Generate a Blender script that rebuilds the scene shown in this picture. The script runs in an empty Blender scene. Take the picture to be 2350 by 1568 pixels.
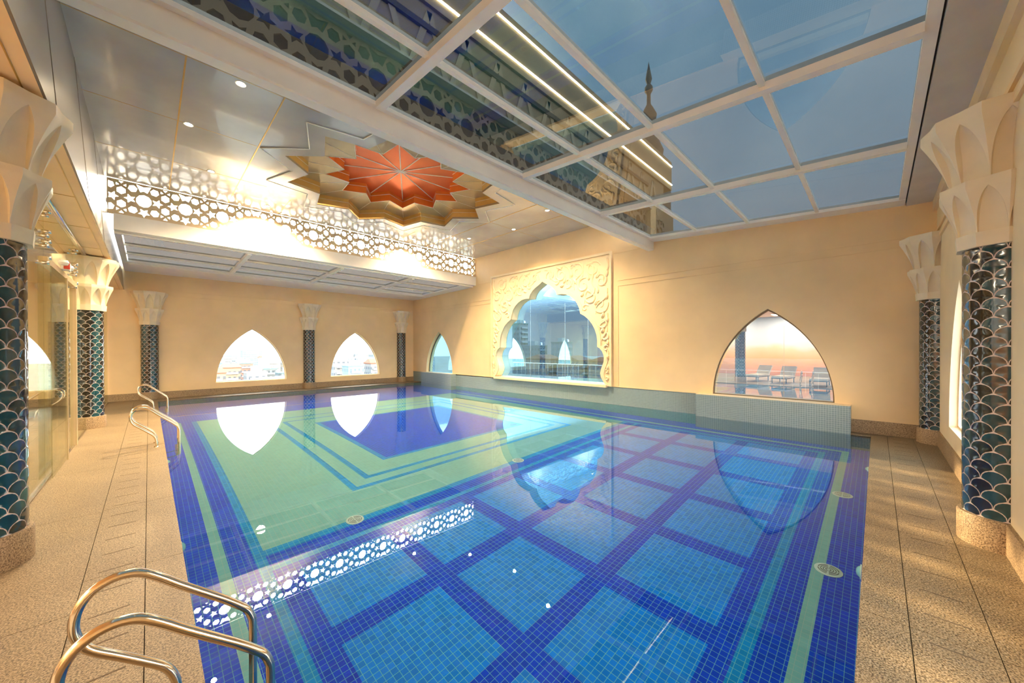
import bpy, bmesh, math, random
from mathutils import Vector, Matrix
from mathutils.geometry import tessellate_polygon
random.seed(7)
PI = math.pi
sc = bpy.context.scene
COL = sc.collection

# ------------------------------------------------------------------ camera
W_PX, F_PX, SY, SX = 2350.0, 835.064, 20.743, -14.458
yaw, pitch, roll = math.radians(45.552), math.radians(-.2113), math.radians(-.1468)
d = Vector((math.cos(pitch)*math.cos(yaw), math.cos(pitch)*math.sin(yaw), math.sin(pitch)))
r0 = Vector((math.sin(yaw), -math.cos(yaw), 0)); u0 = r0.cross(d)
r = r0*math.cos(roll)+u0*math.sin(roll); u = -r0*math.sin(roll)+u0*math.cos(roll)
cd = bpy.data.cameras.new('camera'); cam = bpy.data.objects.new('camera', cd); COL.objects.link(cam)
cam.matrix_world = Matrix(((r.x, u.x, -d.x, 0), (r.y, u.y, -d.y, 0), (r.z, u.z, -d.z, 2.0), (0, 0, 0, 1)))
cd.sensor_width = 36; cd.lens = F_PX*36/W_PX
cd.shift_x = -SX/W_PX; cd.shift_y = SY/W_PX; cd.clip_start = .05; cd.clip_end = 3000
sc.camera = cam
sc.view_settings.view_transform = 'Standard'; sc.view_settings.look = 'None'
sc.view_settings.exposure = 1.86; sc.view_settings.gamma = 1
sc.cycles.max_bounces = 12; sc.cycles.transparent_max_bounces = 16; sc.cycles.transmission_bounces = 8
sc.cycles.glossy_bounces = 6; sc.cycles.diffuse_bounces = 5

# ------------------------------------------------------------------ sky: warm glow on the far side, blue overhead
def build_world():
    w = bpy.data.worlds.new('sky'); sc.world = w; w.use_nodes = True
    nt = w.node_tree; nt.nodes.clear(); N = nt.nodes.new; L = nt.links.new
    out = N('ShaderNodeOutputWorld'); bg = N('ShaderNodeBackground'); L(bg.outputs[0], out.inputs[0])
    tc = N('ShaderNodeTexCoord'); sep = N('ShaderNodeSeparateXYZ'); L(tc.outputs['Generated'], sep.inputs[0])
    def m(op, a, b=None, c=None, clamp=False):
        n = N('ShaderNodeMath'); n.operation = op; n.use_clamp = clamp
        for i, v in enumerate((a, b, c)):
            if v is None: continue
            if isinstance(v, (int, float)): n.inputs[i].default_value = v
            else: L(v, n.inputs[i])
        return n.outputs[0]
    def smooth(v, a, b):
        n = N('ShaderNodeMapRange'); n.interpolation_type = 'SMOOTHSTEP'
        L(v, n.inputs[0]); n.inputs[1].default_value = a; n.inputs[2].default_value = b
        return n.outputs[0]
    def mix(f, a, b):
        n = N('ShaderNodeMix'); n.data_type = 'RGBA'
        if isinstance(f, (int, float)): n.inputs[0].default_value = f
        else: L(f, n.inputs[0])
        for i, v in ((6, a), (7, b)):
            if isinstance(v, tuple): n.inputs[i].default_value = (*v, 1)
            else: L(v, n.inputs[i])
        return n.outputs[2]
    X, Y, Z = sep.outputs
    up = smooth(Z, .05, .75)
    noi = N('ShaderNodeTexNoise'); noi.inputs['Scale'].default_value = 3.5; noi.inputs['Detail'].default_value = 5
    L(tc.outputs['Generated'], noi.inputs[0])
    cl = smooth(noi.outputs[0], .35, .75)
    blue = mix(cl, SKY_BLUE_A, SKY_BLUE_B)
    base = mix(up, SKY_LOW, blue)
    # bright hazy side around the sun
    dx, dy, dz = math.cos(math.radians(75))*.96, math.sin(math.radians(75))*.96, .27
    dot = m('ADD', m('ADD', m('MULTIPLY', X, dx), m('MULTIPLY', Y, dy)), m('MULTIPLY', Z, dz))
    glow = smooth(dot, .72, .99)
    c1 = mix(glow, base, SKY_GLOW)
    # made-up grey band darkening the far skylight panes, switched off; bright haze below
    bank = m('MULTIPLY', smooth(Z, .055, .075), m('SUBTRACT', 1.0, smooth(m('DIVIDE', Z, m('MAXIMUM', Y, .05)), .238, .250)))
    bank = m('MULTIPLY', bank, smooth(Y, .35, .6))
    bank = m('MULTIPLY', bank, 0.0)
    c2 = mix(bank, c1, SKY_BANK)
    zy = m('DIVIDE', Z, m('MAXIMUM', Y, .05))                      # grey band made up to dim the far skylight mirrored in the water
    b2 = m('MULTIPLY', smooth(zy, .335, .365), m('SUBTRACT', 1.0, smooth(zy, .495, .52)))
    c2 = mix(m('MULTIPLY', b2, smooth(Y, .35, .6)), c2, SKY_DIM_BAND)
    lowz = m('MULTIPLY', m('SUBTRACT', 1.0, smooth(zy, .24, .255)), m('SUBTRACT', 1.0, m('MULTIPLY', bank, 1.0)))
    c2 = mix(m('MULTIPLY', lowz, smooth(Y, .3, .6)), c2, SKY_HAZE)
    c3 = mix(m('MULTIPLY', smooth(X, .5, .8), m('SUBTRACT', 1.0, smooth(Z, .10, .17))), c2, SKY_DUSK)
    back = m('MULTIPLY', smooth(m('MULTIPLY', Y, -1.0), .15, .6), m('SUBTRACT', 1.0, smooth(Z, .3, .5)))  # extra glow added to the unseen sky behind, lighting the near side
    c3 = mix(m('MULTIPLY', back, smooth(Z, -.02, .03)), c3, SKY_BACK_FILL)
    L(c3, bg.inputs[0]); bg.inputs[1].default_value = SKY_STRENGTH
    w.cycles.sampling_method = 'MANUAL'; w.cycles.sample_map_resolution = 1024
SKY_STRENGTH = 1.0
SKY_BLUE_A = (.75, 1.25, 1.7); SKY_BLUE_B = (1.4, 1.85, 2.2); SKY_LOW = (1.0, 1.35, 1.7)
SKY_GLOW = (7.5, 7, 6.1); SKY_BANK = (.13, .13, .14); SKY_DIM_BAND = (.6, .62, .65); SKY_BACK_FILL = (6.0, 5.3, 4.4); SKY_HAZE = (1.9, 2.0, 2.05); SKY_DUSK = (.45, .40, .40)
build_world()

# ------------------------------------------------------------------ sun
sd = bpy.data.lights.new('sun', 'SUN'); sun = bpy.data.objects.new('sun', sd); COL.objects.link(sun)
sd.energy = 5.0; sd.color = (1, .76, .42); sd.angle = math.radians(.9)
SUN_AZ, SUN_EL = math.radians(79.6), math.radians(22.3)
sdir = Vector((math.cos(SUN_AZ)*math.cos(SUN_EL), math.sin(SUN_AZ)*math.cos(SUN_EL), math.sin(SUN_EL)))
sun.rotation_euler = sdir.to_track_quat('Z', 'Y').to_euler(); sun.location = (3, 40, 30)

# ------------------------------------------------------------------ tagging
def tag(o, label=None, cat=None, group=None, kind=None):
    if label: o['label'] = label
    if cat: o['category'] = cat
    if group: o['group'] = group
    if kind: o['kind'] = kind
    return o
def empty(name, loc=(0, 0, 0), rz=0, label=None, cat=None, group=None, kind=None):
    o = bpy.data.objects.new(name, None); COL.objects.link(o)
    o.location = loc; o.rotation_euler = (0, 0, rz); o.empty_display_size = .1
    return tag(o, label, cat, group, kind)
def copy_tree(o, parent=None):
    c = o.copy(); COL.objects.link(c); c.parent = parent
    for ch in [x for x in COL.objects if x.parent == o]:
        copy_tree(ch, c)
    return c

# ------------------------------------------------------------------ materials
def srgb(r_, g, b):
    f = lambda v: (v/255/12.92) if v/255 <= .04045 else ((v/255+.055)/1.055)**2.4
    return (f(r_), f(g), f(b))
class NT:
    def __init__(s, name):
        s.m = bpy.data.materials.new(name); s.m.use_nodes = True; s.nt = s.m.node_tree
        s.nt.nodes.clear(); s.out = s.n('ShaderNodeOutputMaterial')
    def n(s, t): return s.nt.nodes.new(t)
    def l(s, a, b): s.nt.links.new(a, b)
    def val(s, sock, v):
        if isinstance(v, (int, float)): sock.default_value = v
        elif isinstance(v, tuple): sock.default_value = (*v, 1) if len(v) == 3 else v
        else: s.l(v, sock)
    def math(s, op, a, b=None, c=None, clamp=False):
        n = s.n('ShaderNodeMath'); n.operation = op; n.use_clamp = clamp
        for i, v in enumerate((a, b, c)):
            if v is not None: s.val(n.inputs[i], v)
        return n.outputs[0]
    def mix(s, f, a, b):
        n = s.n('ShaderNodeMix'); n.data_type = 'RGBA'
        s.val(n.inputs[0], f); s.val(n.inputs[6], a); s.val(n.inputs[7], b); return n.outputs[2]
    def pos(s):
        g = s.n('ShaderNodeNewGeometry'); sp = s.n('ShaderNodeSeparateXYZ'); s.l(g.outputs['Position'], sp.inputs[0])
        return g.outputs['Position'], sp.outputs
    def noise(s, vec, scale, detail=3, rough=.5):
        n = s.n('ShaderNodeTexNoise'); n.inputs['Scale'].default_value = scale
        n.inputs['Detail'].default_value = detail; n.inputs['Roughness'].default_value = rough
        if vec is not None: s.l(vec, n.inputs[0])
        return n.outputs[0]
    def ramp(s, f, stops):
        n = s.n('ShaderNodeValToRGB'); e = n.color_ramp.elements
        while len(e) < len(stops): e.new(.5)
        for i, (p, c) in enumerate(stops): e[i].position = p; e[i].color = (*c, 1)
        s.val(n.inputs[0], f); return n.outputs[0]
    def bump(s, h, strength, dist=.01):
        n = s.n('ShaderNodeBump'); n.inputs['Strength'].default_value = strength
        n.inputs['Distance'].default_value = dist; s.l(h, n.inputs['Height']); return n.outputs[0]
    def pbr(s, color, rough=.5, metal=0, normal=None, coat=0, emit=None, es=0, spec=.5):
        p = s.n('ShaderNodeBsdfPrincipled')
        s.val(p.inputs['Base Color'], color); s.val(p.inputs['Roughness'], rough); s.val(p.inputs['Metallic'], metal)
        s.val(p.inputs['Specular IOR Level'], spec); s.val(p.inputs['Coat Weight'], coat)
        if emit: s.val(p.inputs['Emission Color'], emit); p.inputs['Emission Strength'].default_value = es
        if normal is not None: s.l(normal, p.inputs['Normal'])
        s.l(p.outputs[0], s.out.inputs[0]); return p
def simple(name, color, rough=.5, metal=0, coat=0, emit=None, es=0, var=.06, vs=3.0, bump=0, spec=.5):
    t = NT(name); p, _ = t.pos()
    nz = t.noise(p, vs, 4)
    c2 = tuple(max(0, v*(1-var)) for v in color); c1 = tuple(min(1, v*(1+var)) for v in color)
    col = t.ramp(nz, [(.3, c2), (.7, c1)])
    nm = t.bump(t.noise(p, vs*30, 3), bump) if bump else None
    t.pbr(col, rough, metal, nm, coat, emit, es, spec); return t.m

PLASTER = simple('cream_plaster', (.87, .62, .335), .65, var=.05, vs=1.2, bump=.05)
PLASTER_PALE = simple('pale_cream_plaster', (.84, .66, .41), .6, var=.04, vs=2, bump=.06)
CAPITAL = simple('painted_capital', (.78, .66, .47), .55, var=.04, vs=5, bump=.1)
FRAME = simple('cream_painted_steel', (.90, .84, .75), .4, var=.03)
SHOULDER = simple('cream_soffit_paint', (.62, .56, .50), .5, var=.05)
def ceiling_mat():
    t = NT('glossy_ceiling_panel'); p, _ = t.pos()
    col = t.ramp(t.noise(p, 1.1, 3), [(.3, (.42, .39, .37)), (.7, (.51, .48, .45))])
    t.pbr(col, .20, 0, t.bump(t.noise(p, 2.2, 2), .05, .03), coat=.45, spec=.7); return t.m
CEIL = ceiling_mat()
GOLD = simple('gold_leaf_panel', (.80, .50, .16), .32, .55, var=.08)
CHAMP = simple('bronze_panel', (.50, .38, .21), .3, .45, var=.08)
COPPER = simple('copper_panel', (.82, .17, .04), .38, .5, var=.07, vs=1.5)
BRASS = simple('brass_strip', (.62, .38, .10), .3, .8)
WHITE_LINE = simple('white_ridge', (.95, .9, .8), .4)
DARK = simple('dark_gap', (.05, .04, .035), .7)
def steel():
    t = NT('polished_steel'); p, _ = t.pos()
    t.pbr((.80, .68, .52), t.math('MULTIPLY_ADD', t.noise(p, 40, 2), .08, .10), 1.0); return t.m
STEEL = steel()
CHROME = simple('chrome_fitting', (.7, .66, .6), .2, 1.0)
def granite(name, c0, c1, c2, bs=.25):
    t = NT(name); p, _ = t.pos()
    a = t.noise(p, 95, 3, .6); b = t.noise(p, 1.1, 3)
    sp = t.ramp(a, [(.36, c0), (.5, c1), (.66, c2)])
    big = t.ramp(b, [(.3, (.88, .86, .84)), (.7, (1.1, 1.08, 1.04))])
    mx = t.n('ShaderNodeMix'); mx.data_type = 'RGBA'; mx.blend_type = 'MULTIPLY'; mx.inputs[0].default_value = 1
    t.l(sp, mx.inputs[6]); t.l(big, mx.inputs[7])
    t.pbr(mx.outputs[2], .52, 0, t.bump(a, bs, .004)); return t.m
GRANITE = granite('flamed_granite', (.065, .043, .023), (.225, .162, .092), (.385, .29, .185))
SKIRT = granite('brown_granite', (.10, .06, .03), (.34, .23, .13), (.52, .38, .23), .1)
GROOVE = simple('slab_joint', (.13, .09, .055), .8)
def tile_mat(name, color, grout, pitch, width, axes, offs=(0, 0, 0), var=.12, rough=.3, spec=.08):
    t = NT(name); p, (X, Y, Z) = t.pos()
    lines = None; cells = []
    for ax, sock in zip('xyz', (X, Y, Z)):
        if ax not in axes: continue
        q = t.math('DIVIDE', t.math('ADD', sock, offs['xyz'.index(ax)]), pitch)
        fr = t.math('FRACT', q); cells.append(t.math('FLOOR', q))
        l = t.math('LESS_THAN', fr, width/pitch)
        lines = l if lines is None else t.math('MAXIMUM', lines, l)
    cv = t.n('ShaderNodeCombineXYZ')
    for i, c in enumerate(cells): t.l(c, cv.inputs[i])
    wn = t.n('ShaderNodeTexWhiteNoise'); t.l(cv.outputs[0], wn.inputs[0])
    lo = tuple(v*(1-var) for v in color); hi = tuple(min(1, v*(1+var)) for v in color)
    col = t.mix(lines, t.mix(wn.outputs[0], lo, hi), grout)
    t.pbr(col, t.math('MULTIPLY_ADD', lines, .4, rough), 0, spec=spec); return t.m
PT = .0637
T_BLUE = tile_mat('royal_blue_tile', (.002, .052, .68), (.14, .44, .62), PT, .0045, 'xy')
T_CYAN = tile_mat('cyan_tile', (.001, .27, .70), (.16, .54, .64), PT, .0045, 'xy')
T_CELL = tile_mat('bright_blue_tile', (.001, .23, .85), (.18, .56, .66), PT, .0045, 'xy')
T_GREEN = tile_mat('seafoam_tile', (.235, .54, .53), (.42, .56, .50), PT, .0035, 'xy', var=.04)
T_ORANGE = tile_mat('orange_edge_tile', (.85, .42, .12), (.6, .4, .2), PT, .003, 'xy')
T_WALLB = tile_mat('teal_wall_tile', (.06, .30, .34), (.25, .45, .45), .0486, .004, 'xyz', (.03, .03, .01))
MOSAIC = tile_mat('white_mosaic', (.20, .27, .28), (.42, .49, .47), .0486, .006, 'xyz', (.03, .03, .01), .05, spec=.5)
FAN_T = simple('teal_glazed_fan', (.006, .05, .066), .12, coat=.5, var=.35, vs=9)
FAN_D = simple('black_glazed_fan', (.014, .013, .011), .12, coat=.5, var=.4, vs=9)
GROUT = simple('pink_white_grout', (.72, .60, .56), .6)
def water():
    t = NT('pool_water'); p, _ = t.pos()
    g = t.n('ShaderNodeBsdfGlass'); g.inputs['Color'].default_value = (.93, 1, 1, 1)
    g.inputs['IOR'].default_value = 1.333; g.inputs['Roughness'].default_value = 0
    t.l(t.bump(t.noise(p, 1.3, 2), .010, .02), g.inputs['Normal'])
    t.l(g.outputs[0], t.out.inputs[0]); return t.m
WATER = water()
def glass(name, tint, refl, gcol=(1, 1, 1), ior=1.5, rough=0.0):
    """thin pane: clear or tinted see-through layer under a mirror layer that follows Fresnel"""
    t = NT(name); tr = t.n('ShaderNodeBsdfTransparent'); tr.inputs[0].default_value = (*tint, 1)
    gl = t.n('ShaderNodeBsdfGlossy'); gl.inputs['Color'].default_value = (*gcol, 1); gl.inputs['Roughness'].default_value = rough
    fr = t.n('ShaderNodeFresnel'); ge = t.n('ShaderNodeNewGeometry')
    t.l(t.math('MULTIPLY_ADD', ge.outputs['Backfacing'], 1/ior-ior, ior), fr.inputs[0])   # same curve from both faces
    f = t.math('ADD', t.math('MULTIPLY', fr.outputs[0], 1-refl), refl, clamp=True)
    mx = t.n('ShaderNodeMixShader'); t.l(f, mx.inputs[0]); t.l(tr.outputs[0], mx.inputs[1]); t.l(gl.outputs[0], mx.inputs[2])
    t.l(mx.outputs[0], t.out.inputs[0]); return t.m
G_SKY = glass('grey_skylight_glass', (.043, .049, .051), .0, (.9, .9, .9), 1.5)
G_FAR = glass('dark_skylight_glass', (.32, .30, .27), .03, (.6, .6, .6))
G_FAR2 = glass('smoked_skylight_glass', (.065, .060, .055), .03, (.6, .6, .6))
G_WIN = glass('clear_window_glass', (.92, .94, .94), .02)
G_BLUE = glass('blue_mirror_glass', (.17, .33, .48), .46, (.42, .80, 1.0))
G_REFL = glass('neutral_mirror_glass', (.13, .20, .27), .50, (.92, .92, .92))
G_PART = glass('partition_glass', (.90, .92, .86), .04, (.9, .92, .85))

# ------------------------------------------------------------------ mesh helper
class G:
    def __init__(s): s.v = []; s.f = []; s.mi = []; s.sm = []
    def add(s, vs, fs, mi=0, sm=False):
        b = len(s.v); s.v += [tuple(x) for x in vs]
        for f in fs: s.f.append([b+i for i in f]); s.mi.append(mi); s.sm.append(sm)
    def box(s, x0, y0, z0, x1, y1, z1, mi=0):
        v = [(x, y, z) for z in (z0, z1) for y in (y0, y1) for x in (x0, x1)]
        s.add(v, [(0, 2, 3, 1), (4, 5, 7, 6), (0, 1, 5, 4), (2, 6, 7, 3), (0, 4, 6, 2), (1, 3, 7, 5)], mi)
    def hexa(s, v, mi=0):
        s.add(v, [(0, 2, 3, 1), (4, 5, 7, 6), (0, 1, 5, 4), (2, 6, 7, 3), (0, 4, 6, 2), (1, 3, 7, 5)], mi)
    def quad(s, a, b, c, e, mi=0): s.add([a, b, c, e], [(0, 1, 2, 3)], mi)
    def obox(s, cx, cy, cz, w, dd, h, rz=0, mi=0, tilt=0):
        c, sn = math.cos(rz), math.sin(rz); ct, st = math.cos(tilt), math.sin(tilt); v = []
        for z in (-h/2, h/2):
            for y in (-dd/2, dd/2):
                for x in (-w/2, w/2):
                    x2, z2 = x*ct+z*st, -x*st+z*ct
                    v.append((cx+x2*c-y*sn, cy+x2*sn+y*c, cz+z2))
        s.hexa(v, mi)
    def lathe(s, prof, cx=0, cy=0, n=24, mi=0, sm=True, a0=0, a1=2*PI):
        full = abs(a1-a0-2*PI) < 1e-6; m = n if full else n+1; v = []
        for (rr, z) in prof:
            for i in range(m):
                a = a0+(a1-a0)*i/n; v.append((cx+rr*math.cos(a), cy+rr*math.sin(a), z))
        fs = []
        for j in range(len(prof)-1):
            for i in range(n):
                k = (i+1) % m; fs.append((j*m+i, j*m+k, (j+1)*m+k, (j+1)*m+i))
        s.add(v, fs, mi, sm)
        for j in (0, len(prof)-1):
            if prof[j][0] > 1e-6 and full: s.add(v[j*m:(j+1)*m], [tuple(range(m))], mi)
    def tube(s, pts, rad, n=10, mi=0, sx=1.0, closed=False):
        P = [Vector(p) for p in pts]; v = []; up = None
        for i, p in enumerate(P):
            if closed: t = P[(i+1) % len(P)]-P[i-1]
            else: t = P[min(i+1, len(P)-1)]-P[max(i-1, 0)]
            t.normalize()
            if up is None: up = Vector((0, 0, 1)) if abs(t.z) < .9 else Vector((1, 0, 0))
            a = t.cross(up)
            if a.length < 1e-6: a = t.orthogonal()
            a.normalize(); b = a.cross(t).normalized(); up = b
            rr = rad(i/(len(P)-1)) if callable(rad) else rad
            for k in range(n):
                an = 2*PI*k/n; v.append(p+a*math.cos(an)*rr*sx+b*math.sin(an)*rr)
        fs = []
        L_ = len(P)
        for i in range(L_ if closed else L_-1):
            for k in range(n):
                j = (i+1) % L_; fs.append((i*n+k, i*n+(k+1) % n, j*n+(k+1) % n, j*n+k))
        s.add(v, fs, mi, True)
        if not closed: s.add(v[:n], [tuple(range(n))], mi); s.add(v[-n:], [tuple(range(n))], mi)
    def cyl(s, a, b, rad, n=12, mi=0): s.tube([a, b], rad, n, mi)
    def plate(s, loops, mp, w0, w1, mi=0, smi=None, back=True):
        """flat sheet with holes; mp(u,v,w)->point; loops[0] outer"""
        smi = mi if smi is None else smi
        pts = [Vector((a, b, 0)) for lp in loops for a, b in lp]
        tris = tessellate_polygon([[Vector((a, b, 0)) for a, b in lp] for lp in loops])
        s.add([mp(p.x, p.y, w0) for p in pts], [tuple(t) for t in tris], mi)
        if back: s.add([mp(p.x, p.y, w1) for p in pts], [tuple(t) for t in tris], mi)
        if w0 != w1:
            for lp in loops:
                n = len(lp); v = [mp(a, b, w0) for a, b in lp]+[mp(a, b, w1) for a, b in lp]
                s.add(v, [(i, (i+1) % n, n+(i+1) % n, n+i) for i in range(n)], smi, True)
    def build(s, name, mats, parent=None, **kw):
        me = bpy.data.meshes.new(name); me.from_pydata(s.v, [], s.f)
        if not isinstance(mats, (list, tuple)): mats = [mats]
        for m_ in mats: me.materials.append(m_)
        me.polygons.foreach_set('material_index', s.mi); me.polygons.foreach_set('use_smooth', s.sm)
        bm = bmesh.new(); bm.from_mesh(me)
        bmesh.ops.remove_doubles(bm, verts=bm.verts, dist=1e-5)
        bmesh.ops.recalc_face_normals(bm, faces=bm.faces)
        for e in bm.edges:
            if len(e.link_faces) != 2 or e.calc_face_angle(0) > .6: e.smooth = False
        bm.to_mesh(me); bm.free(); me.update()
        o = bpy.data.objects.new(name, me); COL.objects.link(o)
        if parent is not None: o.parent = parent
        if kw: tag(o, **kw)
        return o

# plan of the place: water level is z = 0
XL, XW, YN, YF = -1.1, 11.9, -.89, 20.45
PX0, PX1, PY0, PY1, ZF, DZ = .23, 11.6, .09, 19.5, -1.5, .03
MX = lambda x: (lambda a, b, w: (x+w, a, b))     # sheet facing along X: (y, z)
MY = lambda y: (lambda a, b, w: (a, y+w, b))     # sheet facing along Y: (x, z)
MZ = lambda z: (lambda a, b, w: (a, b, z+w))
def rect(a0, b0, a1, b1): return [(a0, b0), (a1, b0), (a1, b1), (a0, b1)]
def gothic(c, hw, z0, z1, n=16, grow=0.0):
    """pointed arch outline, base flat at z0, apex z1"""
    hw, z0, z1 = hw+grow, z0-grow, z1+grow*1.3
    h = z1-z0; a = (h*h-hw*hw)/(2*hw); R_ = a+hw; te = math.asin(h/R_)
    right = [(c-a+R_*math.cos(te*i/n), z0+R_*math.sin(te*i/n)) for i in range(n+1)]
    left = [(2*c-p[0], p[1]) for p in right[:-1]][::-1]
    return right+left

# ------------------------------------------------------------------ floor of the hall and lounge
def build_floor():
    g = G()
    B = -.2
    # coping and deck strips as slabs with open joints over a dark bed
    J = .0025
    for (x0, x1) in ((-.03, PX0), (-.41, -.03), (-1.1, -.41)):
        L_ = 1.93 if x0 > -1 else 2.4
        y = -3.0
        while y < PY1-1e-3:
            y1 = min(y+L_, PY1)
            if not (x0 > -.1 and y1 < PY0):
                ya = y
                if x0 > -.1 and ya < PY0: ya = PY0
                g.box(x0+J, ya+J, B, x1-(0 if x1 == PX0 else J), y1-J, DZ)
            y = y1
    for (y0, y1) in ((-.165, PY0), (-.555, -.165), (YN-.02, -.555)):
        x = -.03
        while x < XW+.2:
            x1 = min(x+1.93, XW+.25)
            g.box(x+J, y0+J, B, x1-J, y1-(0 if y1 == PY0 else J), DZ)
            x = x1
    for x0, x1 in ((-1.1, .62), (.62, 4.4), (4.4, 8.2), (8.2, 12.0)):
        g.box(x0+J, PY1, B, x1-J, YF, DZ)                      # far ledge
    g.box(PX1, PY0, B, XW, .42, DZ)
    for i in range(11):                                        # lounge side
        for j in range(6):
            g.box(-9.2+i*.8 if i else -9.2, -3+j*4, B, min(-1.1, -9.2+(i+1)*.8)-J, -3+(j+1)*4-J, DZ)
    g.box(-9.2, -3, B-.05, -.03, PY1, B+.1, 1)
    g.box(-.03, -3, B-.05, XW, PY0-.01, B+.1, 1)
    # drainage slots cut in the middle strips
    for k in range(-2, 50):
        y = 3.66+.386*(k-2)
        if y < PY1-.3: g.box(-.33, y-.006, DZ, -.11, y+.006, DZ+.0012, 1)
    for k in range(-6, 22):
        x = 3.718+.386*k
        if 0 < x < 11.6: g.box(x-.006, -.47, DZ, x+.006, -.247, DZ+.0012, 1)
    g.build('floor', [GRANITE, GROOVE], kind='structure')
build_floor()

# ------------------------------------------------------------------ pool
def build_pool():
    t = empty('swimming_pool', (0, 0, ZF), label='tiled swimming pool with blue check pattern and seafoam field', cat='swimming pool')
    def part(g, name, mats): o = g.build(name, mats); o.parent = t; o.location = (0, 0, -ZF); return o
    xs = {PX0, XW}; ys = {PY0, PY1}
    for dd in (.34, .46, .71, .83): xs |= {PX0+dd, PX1-dd}; ys |= {PY0+dd}
    for a in (5.14, 5.25, 5.50, 5.64, 15.0, 16.38, 16.43): ys.add(a)
    fr = [(2.6, 6.57, 9.3, 13.75), (2.98, 6.93, 8.93, 13.12), (3.7, 7.66, 8.28, 12.35)]
    for (a, b, c, e) in fr:
        xs |= {a, a+.12, c-.12, c}; ys |= {b, b+.12, e-.12, e}
    for k in range(7): xs |= {1.31+1.375*k, 1.31+1.375*k+1.115}
    for k in range(3): ys |= {1.125+1.365*k, 1.125+1.365*k+1.11}
    xs = sorted(xs); ys = sorted(ys)
    def colr(x, y):
        dd = min(x-PX0, y-PY0, PX1-x)
        if y > 16.43: return 0
        if y > 16.38: return 4 if x < 6.5 else 0
        if y > 15.0: return 0
        if dd < .34: return 0
        if dd < .46: return 3
        if dd < .71: return 0
        if dd < .83: return 1
        if y > 5.64:
            a, b, c, e = fr[2]
            if a < x < c and b < y < e:
                return 0 if (a+.12 < x < c-.12 and b+.12 < y < e-.12) else 1
            for (a, b, c, e) in fr[:2]:
                if a < x < c and b < y < e and not (a+.12 < x < c-.12 and b+.12 < y < e-.12): return 1
            return 3
        if y > 5.50: return 1
        if y > 5.25: return 0
        if y > 5.14: return 1
        for k in range(7):
            if 1.31+1.375*k < x < 1.31+1.375*k+1.115:
                for j in range(3):
                    if 1.125+1.365*j < y < 1.125+1.365*j+1.11: return 2
        return 0
    g = G()
    for i in range(len(xs)-1):
        for j in range(len(ys)-1):
            a, b, c, e = xs[i], ys[j], xs[i+1], ys[j+1]
            if c-a < 1e-4 or e-b < 1e-4: continue
            g.quad((a, b, ZF), (c, b, ZF), (c, e, ZF), (a, e, ZF), colr((a+c)/2, (b+e)/2))
    part(g, 'pool_floor', [T_BLUE, T_CYAN, T_CELL, T_GREEN, T_ORANGE])
    g = G(); g.box(PX0-.15, PY0-.15, ZF, PX0, PY1+.15, -.01); part(g, 'side_wall', T_WALLB)
    g = G(); g.box(PX0, PY0-.15, ZF, XW, PY0, -.01); part(g, 'side_wall', T_WALLB)
    g = G(); g.box(PX0, PY1, ZF, XW, PY1+.15, -.01); part(g, 'side_wall', T_WALLB)
    g = G(); g.box(XW, PY0, ZF, XW+.15, PY1, -.03); part(g, 'side_wall', T_WALLB)
    g = G(); g.box(PX1, PY0, ZF, XW, .42, -.01); part(g, 'corner_block', T_WALLB)
    g = G(); e = .003
    g.add([(PX0+e, PY0+e, 0), (PX1-e, PY0+e, 0), (PX1-e, .42, 0), (XW-e, .42, 0), (XW-e, PY1-e, 0), (PX0+e, PY1-e, 0)], [(0, 1, 2, 3, 4, 5)])
    o = g.build('pool_water', WATER, label='still clear water filling the whole pool, mirroring the windows', cat='water')
    # grates on the pool floor and round lights in its sides
    def grate(x, y, lab, rad=.13):
        t2 = empty('floor_inlet', (x, y, ZF), label=lab, cat='pool grate')
        g = G(); g.lathe([(rad, 0), (rad, .008), (rad*.9, .014), (0, .016)], n=28); g.build('cover', INLET, t2)
        g = G()
        for k in range(1, 5):
            rr = rad*.18*k
            for q in range(4):
                a0 = q*PI/2+.12; a1 = (q+1)*PI/2-.12
                g.tube([(rr*math.cos(a0+(a1-a0)*i/8), rr*math.sin(a0+(a1-a0)*i/8), .016) for i in range(9)], .004, 5)
        g.build('slots', DARK, t2)
    grate(5.76, .40, 'round pale grate on pool floor by the right-hand deck, largest one in view')
    grate(2.25, 5.61, 'round pale grate on pool floor at near edge of seafoam field, left one')
    grate(5.85, 5.58, 'round pale grate on pool floor at near edge of seafoam field, below the scalloped window')
    grate(9.45, 9.58, 'small pale grate on pool floor beside the far corner of the blue rectangle')
    grate(8.3, .40, 'pale grate on pool floor beside the right-hand arched window ledge')
    def lamp(x, y, rz, lab):
        t2 = empty('underwater_light', (x, y, -.38), rz, lab, 'pool light')
        pr = [(.001, .05), (.05, .047), (.085, .03), (.1, .012), (.1, 0)]
        g = G()
        n = 20; v = []; fs = []
        for (rr, h) in pr:
            for i in range(n): v.append((h, rr*math.cos(2*PI*i/n), rr*math.sin(2*PI*i/n)))
        for j in range(len(pr)-1):
            for i in range(n): fs.append((j*n+i, j*n+(i+1) % n, (j+1)*n+(i+1) % n, (j+1)*n+i))
        g.add(v, fs, 0, True); g.build('lens', LENS, t2)
        g = G(); g.tube([(.01, .105*math.cos(2*PI*i/24), .105*math.sin(2*PI*i/24)) for i in range(24)], .012, 6, closed=True); g.build('bezel', INLET, t2)
    lamp(PX0, 5.3, 0, 'round light in pool side under the left deck, midway along')
    lamp(PX0, 9.3, 0, 'round light in pool side under the left deck, beside the middle ladder')
    lamp(4.9, PY0, PI/2, 'round light in pool side under the right deck, nearer one')
    lamp(8.9, PY0, PI/2, 'round light in pool side under the right deck, farther one')
INLET = simple('pale_plastic', (.70, .80, .72), .4)
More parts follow.
